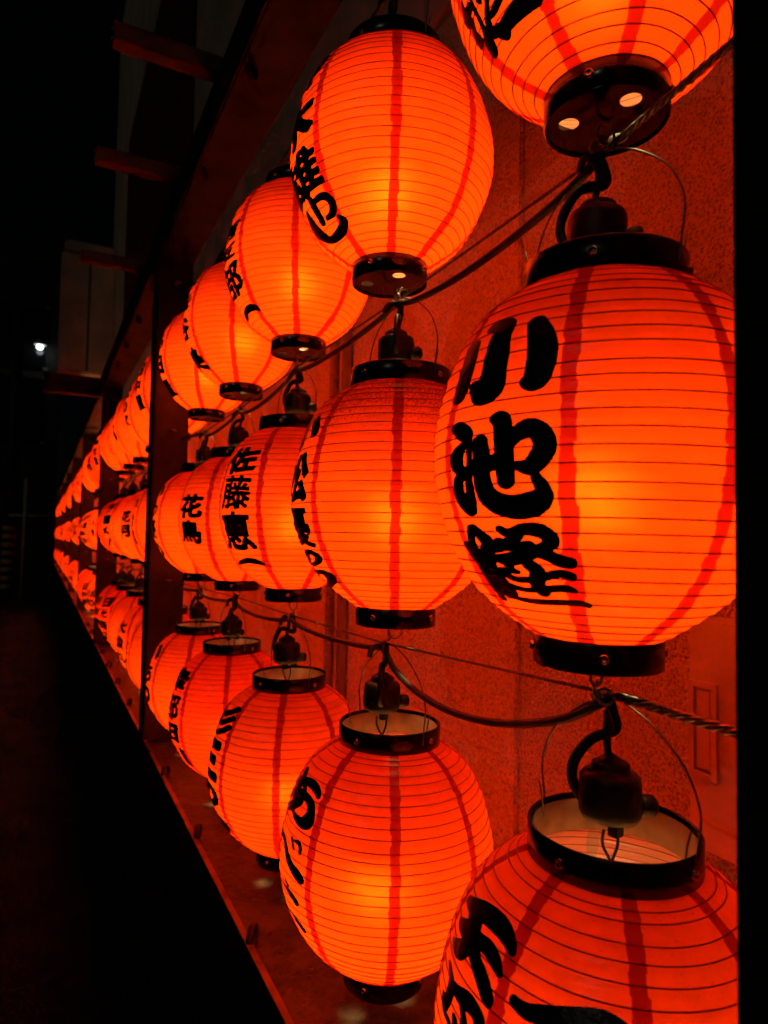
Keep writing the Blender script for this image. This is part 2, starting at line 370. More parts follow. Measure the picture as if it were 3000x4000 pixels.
# ribs equally spaced along the curve
_z = (HB-.020)-_t*(HB-.040); _s = np.concatenate([[0], np.cumsum(np.hypot(np.diff(_z), np.diff(_r*RM)))])
NR = 30
rib_t = np.interp(np.linspace(0, _s[-1], NR+1), _s, _t)
rng = np.random.default_rng(3)
rib_t[1:-1] += rng.normal(0, .0016, NR-1)
prof = []
for j in range(NR):
    for q in (0, .25, .5, .75):
        t = rib_t[j]*(1-q)+rib_t[j+1]*q; z = (HB-.020)-t*(HB-.040)
        prof.append((rad_at(z)-.0011*math.sin(math.pi*q)**.7 if q else rad_at(z), z))
prof.append((rad_at(.020), .020))
ME = {}
def body_mesh(name, m, seed):
    rg = np.random.default_rng(seed); v = []; f = []; n = 96; P = prof[::-1]; band_ = rg.uniform(.5, 1.5, (NR+2, 8))
    for i, (r, z) in enumerate(P):
        base = rad_at(z)
        for k in range(n):
            a = 2*math.pi*k/n; sag = (base-r)*band_[i//4, k*8//n]
            rr = base+wob(a, z)*min(1, (z-.02)/.02, (HB-.02-z)/.02)-sag; v.append((rr*math.cos(a), rr*math.sin(a), z))
    for j in range(len(P)-1):
        for k in range(n): f.append((j*n+k, j*n+(k+1) % n, (j+1)*n+(k+1) % n, (j+1)*n+k))
    return mesh(name, v, f, m, True)
ME['paper'] = body_mesh('paper_body', M['paper'], 1)
ME['dusty'] = body_mesh('paper_body_dusty', M['dusty'], 2)
ME['deep'] = body_mesh('paper_body_deep', M['deep'], 3)
def torus(R, z, r, n=96, k=5, wv=0):
    v = []; f = []; ph = random.uniform(0, 6.28)
    for i in range(n):
        a = 2*math.pi*i/n; zz = z+wv*(math.sin(a+ph)+.5*math.sin(3*a+ph*2)); R2 = R+wob(a, z)*min(1, (z-.02)/.02, (HB-.02-z)/.02)
        for j in range(k):
            c = 2*math.pi*j/k; v.append(((R2+r*math.cos(c))*math.cos(a), (R2+r*math.cos(c))*math.sin(a), zz+r*math.sin(c)))
    for i in range(n):
        for j in range(k): f.append((i*k+j, ((i+1) % n)*k+j, ((i+1) % n)*k+(j+1) % k, i*k+(j+1) % k))
    return v, f
ME['ribs'] = mesh('bamboo_ribs', *join_geo([torus(rad_at((HB-.020)-t*(HB-.040))-.00005, (HB-.020)-t*(HB-.040), .00055, wv=.00014) for t in rib_t[1:-1]]), M['rib'], True)
def band(R, z0, z1, th):
    b = .0012
    return [(R-b, z0), (R, z0+b), (R, z1-b), (R-b, z1), (R-th+b, z1), (R-th, z1-b), (R-th, z0+b), (R-th+b, z0)]
ME['top_ring'] = lathe('top_ring', band(.0621, HB-.0245, HB, .0026), M['ring'], 64, True)
ME['hoop'] = lathe('wooden_hoop', band(.0592, HB-.030, HB-.004, .0022), M['hoop'], 64, True)
ME['bottom_ring'] = lathe('bottom_ring', band(.0482, 0, .0245, .0024), M['ring'], 64, True)
bm = bmesh.new()
def circ(R, cx=0, cy=0, n=40):
    vs = [bm.verts.new((cx+R*math.cos(2*math.pi*i/n), cy+R*math.sin(2*math.pi*i/n), .0025)) for i in range(n)]
    return [bm.edges.new((vs[i], vs[(i+1) % n])) for i in range(n)]
ed = circ(.0460)
for q in range(3):
    a = math.radians(30+120*q); ed += circ(.0080, .0285*math.cos(a), .0285*math.sin(a), 20)
bmesh.ops.triangle_fill(bm, use_beauty=True, use_dissolve=False, edges=ed)
me = bpy.data.meshes.new('bottom_disc'); bm.to_mesh(me); bm.free(); me.materials.append(M['ring']); ME['disc'] = me
ME['rivet'] = lathe('rivet', [(0, .0016), (.0014, .0016), (.0016, .0022), (.0030, .0022), (.0036, .0012), (.0036, -.001)], M['brass'], 18)
def bail_pts(s):
    return spline([(0, .0628*s, HB-.014), (0, .0640*s, HB+.002), (0, .066*s, HB+.030), (0, .054*s, HB+.058), (0, .030*s, HB+.080), (0, .010*s, HB+.090), (.001, .002*s, HB+.094)], 6)
ME['bail'] = mesh('bail', *join_geo([tube_geo(bail_pts(1), .0009, 6), tube_geo(bail_pts(-1), .0009, 6)]), M['wire'], True)
v, f = ring_geo(.0085, .0009, 24, 6); v2 = [(x, y, zz-.008) for x, y, zz in v]
ME['hook_ring'] = mesh('hook_ring', v2, f, M['wire'], True)
ME['pin'] = tube('pin', [(0, 0, HB-.012), (.002, .001, HB+.006), (.004, .002, HB+.016)], .0007, M['wire'], 6)

# ------------------------------------------------------------------ brushed characters on the paper
def on_paper(az, zz, lift=.0007): r = rad_at(zz)+lift+wob(az, zz)*min(1, (zz-.02)/.02, (HB-.02-zz)/.02); return (r*math.cos(az), r*math.sin(az), zz)
def refine(bm, lim):
    for _ in range(5):
        es = [e for e in bm.edges if e.calc_length() > lim]
        if not es: break
        bmesh.ops.subdivide_edges(bm, edges=es, cuts=1); bmesh.ops.triangulate(bm, faces=bm.faces[:])
GL = {}
def glyph(ch):
    """outline of a character thickened with a round brush, as loose triangles in a unit box"""
    if ch not in GL:
        c = bpy.data.curves.new('g', 'FONT'); c.body = ch; c.size = 1; c.resolution_u = 3
        o = bpy.data.objects.new('g', c); C.objects.link(o)
        dg = bpy.context.evaluated_depsgraph_get(); m = o.evaluated_get(dg).to_mesh()
        vv = [(x.co.x, x.co.y) for x in m.vertices]; ff = [tuple(p.vertices) for p in m.polygons]
        cnt = {}
        for q in ff:
            for a, e in zip(q, q[1:]+q[:1]): cnt[tuple(sorted((a, e)))] = cnt.get(tuple(sorted((a, e))), 0)+1
        o.evaluated_get(dg).to_mesh_clear(); bpy.data.objects.remove(o); bpy.data.curves.remove(c)
        bd = [e for e, k in cnt.items() if k == 1]
        wd = .074 if len(bd) < 45 else .058 if len(bd) < 80 else .041 if len(bd) < 120 else .029
        V = list(vv); F = list(ff)
        for a, e in bd:
            p, q = Vector(vv[a]), Vector(vv[e]); d = q-p
            if d.length < 1e-6: continue
            nrm = Vector((-d.y, d.x)).normalized()*wd; k = len(V)
            V += [tuple(p+nrm), tuple(p-nrm), tuple(q-nrm), tuple(q+nrm)]; F.append((k, k+1, k+2, k+3))
        for a in {x for e in bd for x in e}:
            k = len(V); V += [(vv[a][0]+wd*math.cos(t*math.pi/5), vv[a][1]+wd*math.sin(t*math.pi/5)) for t in range(10)]; F.append(tuple(range(k, k+10)))
        x0 = min(p[0] for p in V); x1 = max(p[0] for p in V); y0 = min(p[1] for p in V); y1 = max(p[1] for p in V)
        GL[ch] = ([((p[0]-x0)/(x1-x0), (p[1]-y0)/(y1-y0)) for p in V], F)
    return GL[ch]
def char_mesh(spec, width, lim=.011):
    """one mesh per character, stacked down the panel that faces the street (local azimuth 180)"""
    out = []
    for ch, zt_, zb_ in spec:
        vv, ff = glyph(ch); bm = bmesh.new()
        wd = width*random.uniform(.92, 1.05); sl = random.uniform(-.05, .12); bow = random.uniform(-.5, .9)
        vs = [bm.verts.new(((p[0]-.5)*wd, 0, zb_+p[1]*(zt_-zb_))) for p in vv]
        for q in ff:
            try: bm.faces.new([vs[k] for k in q])
            except ValueError: pass
        refine(bm, lim)
        for v in bm.verts:
            zz = min(max(v.co.z+sl*v.co.x-bow*v.co.x**2*.9, .024), HB-.024); rr = max(rad_at(zz), .085)
            v.co = on_paper(math.pi+v.co.x/rr, zz)
        me = bpy.data.meshes.new('painted_character'); bm.to_mesh(me); bm.free(); me.materials.append(M['ink'])
        me.polygons.foreach_set('use_smooth', [True]*len(me.polygons)); out.append(me)
    return out
def stroke_mesh(strokes, phi, wide=1.0):
    """each stroke: (azimuth deg, height mm, brush half-width up, brush half-width round the lantern, mm)"""
    parts = []
    for si, st in enumerate(strokes):
        A = spline([(a, zz, ww) for a, zz, ww, wa in st], 7); B = spline([(wa, 0, 0) for a, zz, ww, wa in st], 7)
        V = []; F = []
        lift = .0006+.00004*si
        for p, q in zip(A, B):
            az, zc = math.radians(p.x)-phi, min(max(p.y/1000, .022), HB-.022)
            jit = wide*(1+random.uniform(-.02, .02)); wz = max(p.z/1000, .0006)*jit; wa = max(q.x/1000, .0006)*jit
            R = rad_at(zc); o = len(V); V.append(on_paper(az, zc, lift+.00005))
            e = 1e-3; slope = math.hypot(1, (rad_at(min(zc+e, HB-.021))-rad_at(max(zc-e, .021)))/(2*e))
            for g in (.5, 1):
                for k in range(20):
                    c = 2*math.pi*k/20; V.append(on_paper(az+wa*g*math.cos(c)/R, min(max(zc+wz*g*math.sin(c)/slope, .0205), HB-.0205), lift))
            for k in range(20):
                k2 = (k+1) % 20; F.append((o, o+1+k, o+1+k2)); F.append((o+1+k, o+21+k, o+21+k2, o+1+k2))
        parts.append((V, F))
    return mesh('painted_character', *join_geo(parts), M['ink'], True)
TRACE = {"M0":[[[174.4,231.4,4.1,9.5],[175.5,219.8,4.3,9.9],[175.6,209.0,4.3,9.7],[175.3,198.6,4.1,9.4],[174.8,191.5,3.5,8.0]],[[185.0,240.0,4.5,8.4],[190.5,238.7,5.9,9.2],[189.9,229.6,6.4,9.8],[190.5,216.5,7.5,11.3],[190.5,204.3,8.2,11.7],[189.7,194.6,9.6,14.1],[187.9,191.3,8.2,12.6],[182.9,198.4,3.7,6.5]],[[203.9,234.9,5.8,6.7],[206.5,223.2,8.5,9.3],[207.6,212.6,9.3,10.0],[207.4,202.9,9.1,9.7],[206.3,194.6,8.1,8.9],[203.3,194.1,3.8,4.3]],[[177.7,170.3,4.2,8.4],[181.3,165.2,5.1,9.1],[183.5,161.1,3.3,5.4]],[[184.2,159.9,1.7,2.8],[178.9,152.4,4.2,7.8],[178.1,145.6,4.4,8.4],[180.4,139.2,3.5,6.1],[185.0,137.4,2.7,4.1]],[[184.4,158.9,1.9,3.1],[184.6,149.1,2.0,3.2],[184.9,139.3,2.3,3.7],[183.6,128.9,1.9,3.1]],[[183.4,138.6,3.7,6.0],[179.0,133.5,3.6,6.5],[178.0,125.7,3.8,7.1],[179.9,117.6,4.4,7.7],[182.5,113.0,4.4,7.2]],[[184.2,132.7,2.4,3.8],[184.0,120.2,3.4,5.4],[183.6,113.4,3.3,5.3]],[[189.0,157.2,5.1,7.3],[189.9,146.1,5.5,7.7],[189.9,134.7,5.5,7.6],[190.8,124.3,6.3,8.5],[194.3,117.5,7.3,9.3],[200.2,114.4,7.9,9.1],[205.9,115.9,8.1,8.7],[209.4,120.0,6.8,7.0],[209.5,126.3,4.9,5.0],[207.8,132.6,3.4,3.6]],[[194.3,171.8,3.9,5.1],[196.4,170.5,5.7,7.1],[197.6,161.3,6.3,7.6],[198.0,149.2,6.3,7.5],[198.5,138.1,6.0,7.0],[198.5,131.3,5.7,6.7]],[[188.9,141.5,5.7,8.1],[194.5,143.3,5.1,6.5],[197.6,148.4,4.1,5.0],[200.5,157.0,4.6,5.3],[204.2,162.6,6.1,6.7],[207.6,162.4,6.2,6.6],[210.0,156.2,7.1,7.3],[210.3,150.0,7.1,7.3],[208.4,143.1,6.7,7.0],[205.9,139.0,5.2,5.6],[202.3,140.3,2.9,3.3]],[[180.1,100.1,3.4,5.9],[177.8,94.0,2.7,5.0],[177.0,87.0,3.2,6.2],[178.0,80.0,3.6,6.7],[178.6,68.9,3.2,6.0],[179.2,59.8,2.8,5.2],[178.8,51.0,1.8,3.5]],[[181.1,100.9,3.0,5.0],[184.0,96.0,4.1,6.5],[186.5,90.2,5.1,7.5],[183.8,83.3,4.7,7.5],[184.0,73.4,3.6,5.7],[184.5,64.5,5.2,8.1],[187.6,57.3,4.0,5.8]],[[173.0,89.9,2.1,4.5],[176.2,82.9,3.7,7.2],[179.3,76.1,4.6,8.3]],[[193.8,100.0,3.0,3.8],[196.9,97.5,3.6,4.3],[201.9,100.3,4.1,4.6],[206.7,100.1,4.9,5.2],[209.7,97.2,5.0,5.2],[210.8,93.0,4.9,5.0],[207.0,88.0,4.1,4.3],[199.7,83.0,4.9,5.6],[193.3,80.4,4.8,6.1],[188.7,80.6,3.5,4.9]],[[189.6,88.9,5.0,6.9],[195.4,91.4,3.8,4.7],[200.5,96.2,2.8,3.2]],[[203.2,89.4,4.4,4.9],[198.4,89.2,3.7,4.4],[192.2,90.4,4.8,6.2]],[[205.3,85.8,3.7,4.0],[209.1,84.1,4.2,4.4],[212.7,81.1,4.7,4.7],[216.1,80.0,4.1,4.1]],[[192.6,77.0,3.4,4.4],[193.7,73.3,2.9,3.7],[195.7,72.5,2.1,2.6]],[[201.2,78.1,4.5,5.1],[204.0,73.2,5.1,5.7],[202.5,65.4,5.2,5.8],[203.8,60.2,4.9,5.4]],[[189.1,71.9,3.9,5.5],[193.7,66.9,2.3,3.0],[202.8,68.3,3.0,3.4],[211.6,72.8,3.3,3.4],[215.9,71.1,3.5,3.4]],[[186.4,63.2,2.8,4.1],[195.8,60.3,2.3,2.9],[205.0,61.7,2.8,3.1],[213.1,63.3,3.0,3.0],[216.4,61.7,2.0,2.0]],[[180.6,56.9,2.5,4.4],[189.3,53.4,2.4,3.4],[198.7,52.4,2.9,3.5],[208.8,53.1,3.0,3.2],[217.7,53.5,3.0,2.9],[221.1,52.3,2.6,2.5]]],"B0":[[[153.7,249.1,4.1,9.2],[166.1,255.1,6.7,9.8],[177.0,256.4,7.0,8.3],[184.1,253.8,5.5,6.2],[187.2,250.1,3.6,4.0]],[[162.5,250.8,6.8,11.6],[166.5,240.2,6.7,10.3],[172.3,233.3,5.4,7.9],[178.3,228.2,5.8,7.8],[183.0,222.2,5.4,6.7],[184.2,219.5,3.9,4.8]],[[171.1,241.7,4.9,6.9],[177.4,242.8,5.3,6.7],[182.3,240.1,4.7,5.6],[185.4,236.8,3.1,3.5]],[[156.1,235.7,4.0,9.1],[162.7,238.4,6.8,12.0],[166.9,237.5,6.6,10.5]],[[156.1,222.3,3.5,8.0],[161.4,225.2,5.1,10.5],[166.8,233.5,4.4,7.4]],[[158.7,210.1,2.8,6.5],[162.6,206.6,3.4,7.7],[163.5,199.4,3.3,7.7],[162.0,188.8,2.8,6.4]],[[164.9,205.3,3.3,7.5],[171.4,206.7,5.4,9.7],[177.0,209.9,5.8,8.9],[181.7,208.0,5.1,7.2],[183.1,203.7,4.6,6.3],[184.4,199.4,4.6,6.1]],[[173.5,202.5,2.7,4.5],[175.4,198.2,3.0,4.8],[176.1,192.4,2.9,4.6]],[[158.8,190.6,2.3,5.2],[160.8,184.8,2.5,5.7],[166.7,184.0,2.7,6.3],[169.6,182.2,2.7,5.9]],[[170.4,191.4,2.7,5.0],[172.7,186.6,3.7,7.0]],[[193.8,229.1,3.8,4.1],[198.6,228.3,4.7,4.9],[204.7,231.4,5.3,5.3],[210.9,235.0,5.2,5.0],[217.8,238.7,4.5,4.3],[222.5,239.2,4.2,4.0],[227.0,236.8,4.1,3.9],[229.6,233.6,3.6,3.5]],[[207.0,227.7,4.7,4.7],[207.1,221.7,5.7,5.6],[206.8,215.7,5.8,5.8]],[[194.1,215.9,1.8,1.9],[195.8,215.6,2.9,3.1],[198.5,211.6,3.9,4.2]]],"T0":[[[157.8,83.8,4.5,7.6],[153.7,83.2,4.3,8.2],[156.0,76.4,2.5,4.4]],[[157.5,95.4,1.7,3.0],[155.2,93.0,1.5,2.8],[153.9,86.9,2.5,4.9]],[[163.0,86.1,1.9,2.9],[162.0,82.4,1.9,3.0],[161.9,73.0,2.0,2.7],[160.8,65.1,2.8,3.5],[159.4,59.4,5.1,6.6],[157.9,53.7,4.9,5.4],[156.6,53.0,4.2,4.4]],[[156.0,75.3,2.5,4.2],[154.0,70.7,2.9,4.1],[153.7,64.3,4.2,6.0]],[[172.0,74.6,2.9,3.6],[169.6,71.1,2.8,3.2],[166.4,66.8,3.4,4.0],[164.4,61.7,3.9,4.8],[165.1,57.5,3.9,4.6]],[[177.8,67.2,3.2,3.5],[172.3,65.6,3.3,3.7],[168.5,65.8,2.3,2.6]],[[192.9,55.4,7.6,7.2],[185.9,55.4,7.2,7.0],[178.6,55.3,6.4,6.5],[173.0,54.9,5.9,6.0],[170.6,52.4,5.3,5.1],[168.6,56.1,5.4,5.9]],[[166.4,80.2,2.2,3.0],[167.6,76.1,1.2,1.6]]],"B1":[[[168.1,256.7,2.7,6.2],[169.6,250.3,3.6,8.3],[169.5,241.5,4.6,10.6],[170.5,231.6,5.1,11.8],[173.1,221.9,4.9,11.2],[173.4,215.5,2.5,5.8]],[[148.9,233.9,4.3,9.9],[175.5,247.9,4.1,9.1],[185.9,249.9,5.0,8.3],[193.0,246.5,4.4,6.3],[195.8,242.7,2.9,4.0]],[[151.7,216.7,3.7,8.6],[170.8,233.7,4.1,9.4],[183.3,237.0,4.5,7.9],[191.5,233.8,4.9,7.5],[194.6,226.9,4.8,7.1],[194.2,217.6,6.9,10.3],[189.6,212.5,5.6,9.8],[182.2,212.7,3.5,7.5],[176.3,214.3,1.5,3.5]],[[155.5,204.0,3.4,7.8],[172.8,219.8,4.6,10.5],[181.0,230.1,4.0,8.2]],[[152.0,213.7,2.7,6.1],[155.6,208.3,2.6,6.1]],[[181.8,240.6,2.5,4.6],[178.4,244.1,3.0,6.1]],[[158.6,180.0,3.4,7.7],[172.4,180.9,3.0,7.0],[179.4,172.9,3.5,8.0],[185.2,165.9,4.4,10.0],[191.8,161.5,5.9,11.4],[194.8,158.5,5.2,9.2]],[[158.6,173.9,2.6,6.0],[158.5,164.6,2.1,4.8]],[[182.8,191.4,2.0,4.2],[185.3,187.5,1.6,3.2],[186.4,182.8,1.3,2.7]],[[187.1,191.6,1.8,3.3],[191.1,192.0,2.5,4.2],[193.0,188.1,2.3,3.7],[193.0,183.1,1.5,2.6]],[[173.2,137.5,1.5,3.5],[177.7,137.2,2.0,4.6],[185.0,135.9,3.4,7.8],[190.1,132.2,3.7,8.4],[191.7,127.8,2.1,4.6]],[[180.1,145.7,1.2,2.7],[183.8,141.6,2.0,4.5]],[[173.1,135.4,1.2,2.8],[173.2,122.3,2.2,5.1],[177.2,110.3,2.4,5.5],[185.4,108.0,2.9,6.7],[191.1,100.4,3.7,8.4],[192.3,95.2,1.7,4.0]],[[170.8,97.0,1.5,3.5],[175.6,89.9,1.4,1.3]]],"T1":[[[180.7,82.2,3.4,6.1],[181.9,69.8,4.5,7.1],[181.8,57.4,3.8,6.0]],[[184.0,77.7,3.8,6.4],[194.7,77.3,4.4,6.1],[199.6,69.2,4.8,5.9],[197.1,60.5,4.8,6.1],[189.3,58.0,2.7,3.7]],[[168.0,77.2,2.3,5.3],[166.6,66.4,4.6,10.6],[167.2,53.6,6.2,12.5],[175.1,43.4,5.0,7.5],[192.8,43.2,6.7,8.2],[202.7,49.3,5.5,6.2],[200.7,54.9,2.8,3.3]]],"T2":[[[204.4,53.6,2.3,2.9],[200.3,58.1,5.4,7.5],[192.6,60.3,6.5,10.4],[179.2,57.9,4.9,11.1],[171.9,52.6,3.6,8.4],[165.7,49.9,1.3,3.0]]],"M2":[[[189.0,63.8,2.4,5.6],[204.9,69.0,5.5,8.5],[213.9,68.4,5.8,7.5],[222.1,64.4,3.0,3.5]]]}
SPLIT = {'M0': (3, 11, 23), 'B0': (5, 10, 13), 'T0': (4, 8), 'B1': (6, 10, 14), 'T1': (3,), 'T2': (1,), 'M2': (1,)}

# ------------------------------------------------------------------ lanterns
ROWN = {'T': 'top', 'M': 'middle', 'B': 'bottom'}
G1 = 'red paper lanterns hung in three rows'
def bulb_light(parent, z, power):
    ld = bpy.data.lights.new('bulb_glow', 'POINT'); ld.energy = power; ld.shadow_soft_size = .026; ld.color = (1, .68, .25)
    o = bpy.data.objects.new('bulb_glow', ld); C.objects.link(o); o.parent = parent; o.location = (0, 0, z); return o
def lantern(key, x, y, zb, phi, label, texts, body='paper', detail=2, tilt=(0, 0)):
    o = thing('paper_lantern', label, 'lantern', (x, y, ZC+zb), G1)
    o.rotation_euler = (math.radians(tilt[0]), math.radians(tilt[1]), phi)
    bo = obj('paper_body', ME[body], o)
    rb = obj('bamboo_ribs', ME['ribs'], bo); tag(rb, kind='stuff')
    tr = obj('top_ring', ME['top_ring'], o); br = obj('bottom_ring', ME['bottom_ring'], o)
    obj('wooden_hoop', ME['hoop'], tr)
    if detail >= 1:
        obj('bottom_disc', ME['disc'], br)
        bl = obj('bail', ME['bail'], o); bl.rotation_euler = (0, 0, math.radians(10)-phi)
        obj('hook_ring', ME['hook_ring'], br)
    if detail >= 2:
        for ring, R, zz, par in ((0, .0621, HB-.012, tr), (1, .0482, .012, br)):
            for q in range(4):
                a = math.radians(25+90*q)+(0.2 if ring else 0)
                rv = obj('rivet', ME['rivet'], par); rv.location = (R*math.cos(a), R*math.sin(a), zz); rv.rotation_euler = (0, math.pi/2, a)
        for a in (2.2, 5.1):
            pn = obj('pin', ME['pin'], tr); pn.rotation_euler = (0, 0, a); pn.location = (.056*math.cos(a), .056*math.sin(a), 0)
    for me in texts: obj('painted_character', me, bo)
    return o
# socket meshes
ME['cap'] = lathe('socket_cap', [(0, .048), (.0120, .041), (.0138, .0398), (.0142, .037), (.0142, .0345), (.0185, .034), (.0215, .0315), (.0225, .027), (.0228, .008), (.0222, .004), (.0200, .0), (.015, -.002), (0, -.002)], M['rubber'], 36)
ME['nub'] = lathe('socket_nub', [(.004, .0), (.0070, .0), (.0078, .004), (.0078, .011), (.0060, .0130), (.0045, .0130), (.0045, .005)], M['rubber'], 20)
ME['foot'] = box_me('terminal', -.005, .005, -.004, .004, -.010, -.0015, M['rubber'], .001)
ME['hook'] = tube('socket_hook', spline([(0, 0, .038), (.001, .002, .05), (.004, .004, .064), (.002, .002, .073), (-.006, .0, .078), (-.013, -.004, .072), (-.015, -.006, .064)], 6), .0030, M['rubber'], 8)
ME['bulb_wire'] = mesh('bulb_wire', *join_geo([tube_geo(spline([(-.006, .0, -.008), (-.004, .003, -.02), (.002, 0, -.035), (.001, 0, -.05)], 6), .0012, 6), tube_geo(spline([(.007, .0, -.008), (.006, -.002, -.02), (.002, .001, -.036), (.001, 0, -.05)], 6), .0012, 6)]), M['rubber'], True)
def bulb_base_baffle_mesh(zb_, fl):   # from the wires down to the globe
    return lathe('bulb_base_and_baffle', [(0, -.047), (.010, -.047), (.0125, -.050), (.0125, -.058), (.017, -.066), (.0250, zb_+.022), (fl, zb_+.017), (fl, zb_+.0125), (0, zb_+.0125)], M['socketw'], 24)  # wide rim added to the base to block the bulb's upward light
def cord(node, x, y, z, side):
    p = [node, (node[0]+.002, node[1]-.003*side, node[2]-.012), ((node[0]*.6+x*.4)+.004, node[1]-.006*side, node[2]-.026), (x-.006, y+.012*side, z+.056), (x-.013, y+.023*side, z+.038), (x-.014, y+.024*side, z+.022), (x-.010, y+.018*side, z+.010)]
    return spline(p, 6)
def socket(key, x, y, zt, ds, label, detail, node, zlamp, power):
    """waterproof lamp socket hanging from the cable; zlamp = bulb centre below the lantern rim"""
    z = zt+ds
    o = thing('lamp_socket', label, 'lamp socket', (x, y, ZC+z), 'black lamp sockets hanging over the lanterns')
    cp = obj('socket_cap', ME['cap'], o); ang = random.uniform(-.5, .5); cp.rotation_euler = (random.uniform(-.08, .08), random.uniform(-.08, .08), ang)
    if detail:
        nb = obj('socket_nub', ME['nub'], cp); nb.location = (.0175, -.012, .010); nb.rotation_euler = (0, math.pi/2, -.55)
        obj('terminal', ME['foot'], cp, (-.004, -.008, 0)); obj('terminal', ME['foot'], cp, (.012, .003, .001))
        hk = obj('socket_hook', ME['hook'], o); hk.rotation_euler = (0, 0, random.uniform(-1, 1))
        sd_ = random.choice((-1, 1)) if key not in ('B0', 'M0') else 1
        pts = cord((node[0]-x, node[1]-y, node[2]-z), 0, 0, 0, sd_)
        obj('lead_cord', tube('lead_cord', pts, .0040, M['rubber'], 8), o)
    obj('bulb_wire', ME['bulb_wire'], o)
    lz = -ds-zlamp
    obj('bulb_base_and_baffle', bulb_base_baffle_mesh(lz, .032 if label.rstrip().endswith('bottom row') or 'bottom row' in label else .040), o)
    bulb_light(o, lz-.014, power*random.uniform(.9, 1.1))
    return o

L0 = {'B0': (.3861, .3725, -.5154), 'B1': (.3896, .7363, -.5302), 'B2': (.384, 1.082, -.5328), 'B3': (.3848, 1.4544, -.5319), 'B4': (.3856, 1.8146, -.5373),
      'M0': (.3834, .3824, -.0912), 'M1': (.386, .7138, -.1005), 'M2': (.3873, 1.0819, -.1026), 'M3': (.3888, 1.4538, -.112), 'M4': (.3885, 1.812, -.1135),
      'T0': (.388, .38, .3344), 'T1': (.3854, .7442, .3274), 'T2': (.3907, 1.0963, .3238), 'T3': (.387, 1.457, .3162), 'T4': (.3892, 1.8113, .3214)}
PHI = {'M0': 13.8, 'M1': -7, 'M2': 22.8, 'M3': 24, 'M4': -3, 'T0': -6, 'T1': -3, 'T2': -.8, 'T3': -3.2, 'T4': -4, 'B0': -14.8, 'B1': -1.2, 'B2': -4.4, 'B3': 3, 'B4': -2}
TEXT = {'M1': ([('小', .252, .204), ('松', .200, .140), ('優', .138, .092), ('の', .088, .069), ('り', .067, .044)], .080),
        'M2': ([('佐', .250, .207), ('藤', .204, .150), ('恵', .147, .086)], .076),
        'M3': ([('花', .203, .153), ('鳥', .150, .101)], .074), 'M4': ([('い', .25, .21), ('わ', .205, .165), ('優', .16, .11), ('の', .10, .06)], .072),
        'T1': ([('鈴', .262, .206), ('木', .201, .140), ('雄', .135, .084)], .092),
        'T2': ([('竹', .258, .228), ('吉', .202, .168), ('友', .166, .135), ('部', .133, .080)], .086),
        'T3': ([('味', .262, .215), ('去', .205, .165), ('谷', .155, .105), ('美', .092, .045)], .080),
        'T4': ([('い', .262, .220), ('ろ', .210, .165), ('田', .155, .105), ('屋', .092, .050)], .078),
        'B2': ([('杉', .264, .216), ('三', .212, .150), ('の', .145, .108), ('り', .100, .060)], .090),
        'B3': ([('幸', .260, .213), ('部', .210, .155), ('田', .150, .112), ('川', .106, .066)], .084),
        'B4': ([('い', .262, .220), ('ち', .212, .165), ('の', .158, .112), ('会', .105, .060)], .076)}
LAB = {'T0': 'nearest red lantern of the top row, its upper part cut off by the frame', 'T1': 'second lantern of the top row, tall orange egg with black lettering at its left',
       'T2': 'third lantern of the top row, half behind the second', 'T3': 'fourth lantern of the top row, counted from the near end', 'T4': 'fifth top row lantern, just before the brown post',
       'M0': 'largest red lantern, middle row, with three big black brushed characters', 'M1': 'second lantern of the middle row, its shoulder speckled with dust',
       'M2': 'third lantern of the middle row with four characters turned to the viewer', 'M3': 'fourth lantern of the middle row with two black characters', 'M4': 'fifth middle row lantern, touching the brown post',
       'B0': 'nearest red lantern of the bottom row, open wooden rimmed top with socket', 'B1': 'second lantern of the bottom row, whole, with large hiragana at its left',
       'B2': 'third lantern of the bottom row, counted from the near end', 'B3': 'fourth lantern of the bottom row, redder than its neighbours', 'B4': 'fifth bottom row lantern, at the foot of the brown post'}
WHO = {'T': 'top', 'M': 'middle', 'B': 'bottom'}; ORD = ['nearest', 'second', 'third', 'fourth', 'fifth']
DS = {'M0': .008, 'M1': .008, 'M2': .010, 'M3': .008, 'M4': .008, 'T0': 0, 'T1': 0, 'T2': 0, 'T3': 0, 'T4': 0, 'B0': .004, 'B1': .014, 'B2': .016, 'B3': .012, 'B4': .012}
ZL = {'T': .172, 'M': .165, 'B': .180}
PW = {'T': 2.1, 'M': 2.0, 'B': 1.85}
nodes = {r: [] for r in 'TMB'}
for key, (x, y, zb) in L0.items():
    r = key[0]; k = int(key[1]); phi = math.radians(PHI[key])
    t = []
    if key in TEXT:
        random.seed(sum(map(ord, key))); t += char_mesh(*TEXT[key])
    if key in TRACE:
        a = 0
        for e in SPLIT[key]: t.append(stroke_mesh(TRACE[key][a:e], phi, {'M0': 1.04, 'B1': 1.02}.get(key, 1.0))); a = e
    lantern(key, x, y, zb, phi, LAB[key], t, 'dusty' if key == 'M1' else 'deep' if key == 'B3' else 'paper', 2, (random.uniform(-.7, .7), random.uniform(-.7, .7)))
    zt = zb+HB; node = (.388, y+.004, zt+.094)
    nodes[r].append((k, node))
    socket(key, x+random.uniform(-.004, .004)-.004, y+random.uniform(-.004, .004), zt, DS[key], 'black rubber lamp socket over the %s lantern of the %s row' % (ORD[k], WHO[r]), True, node, ZL[r], PW[r]*{'T0': .68, 'M0': .9}.get(key, 1))
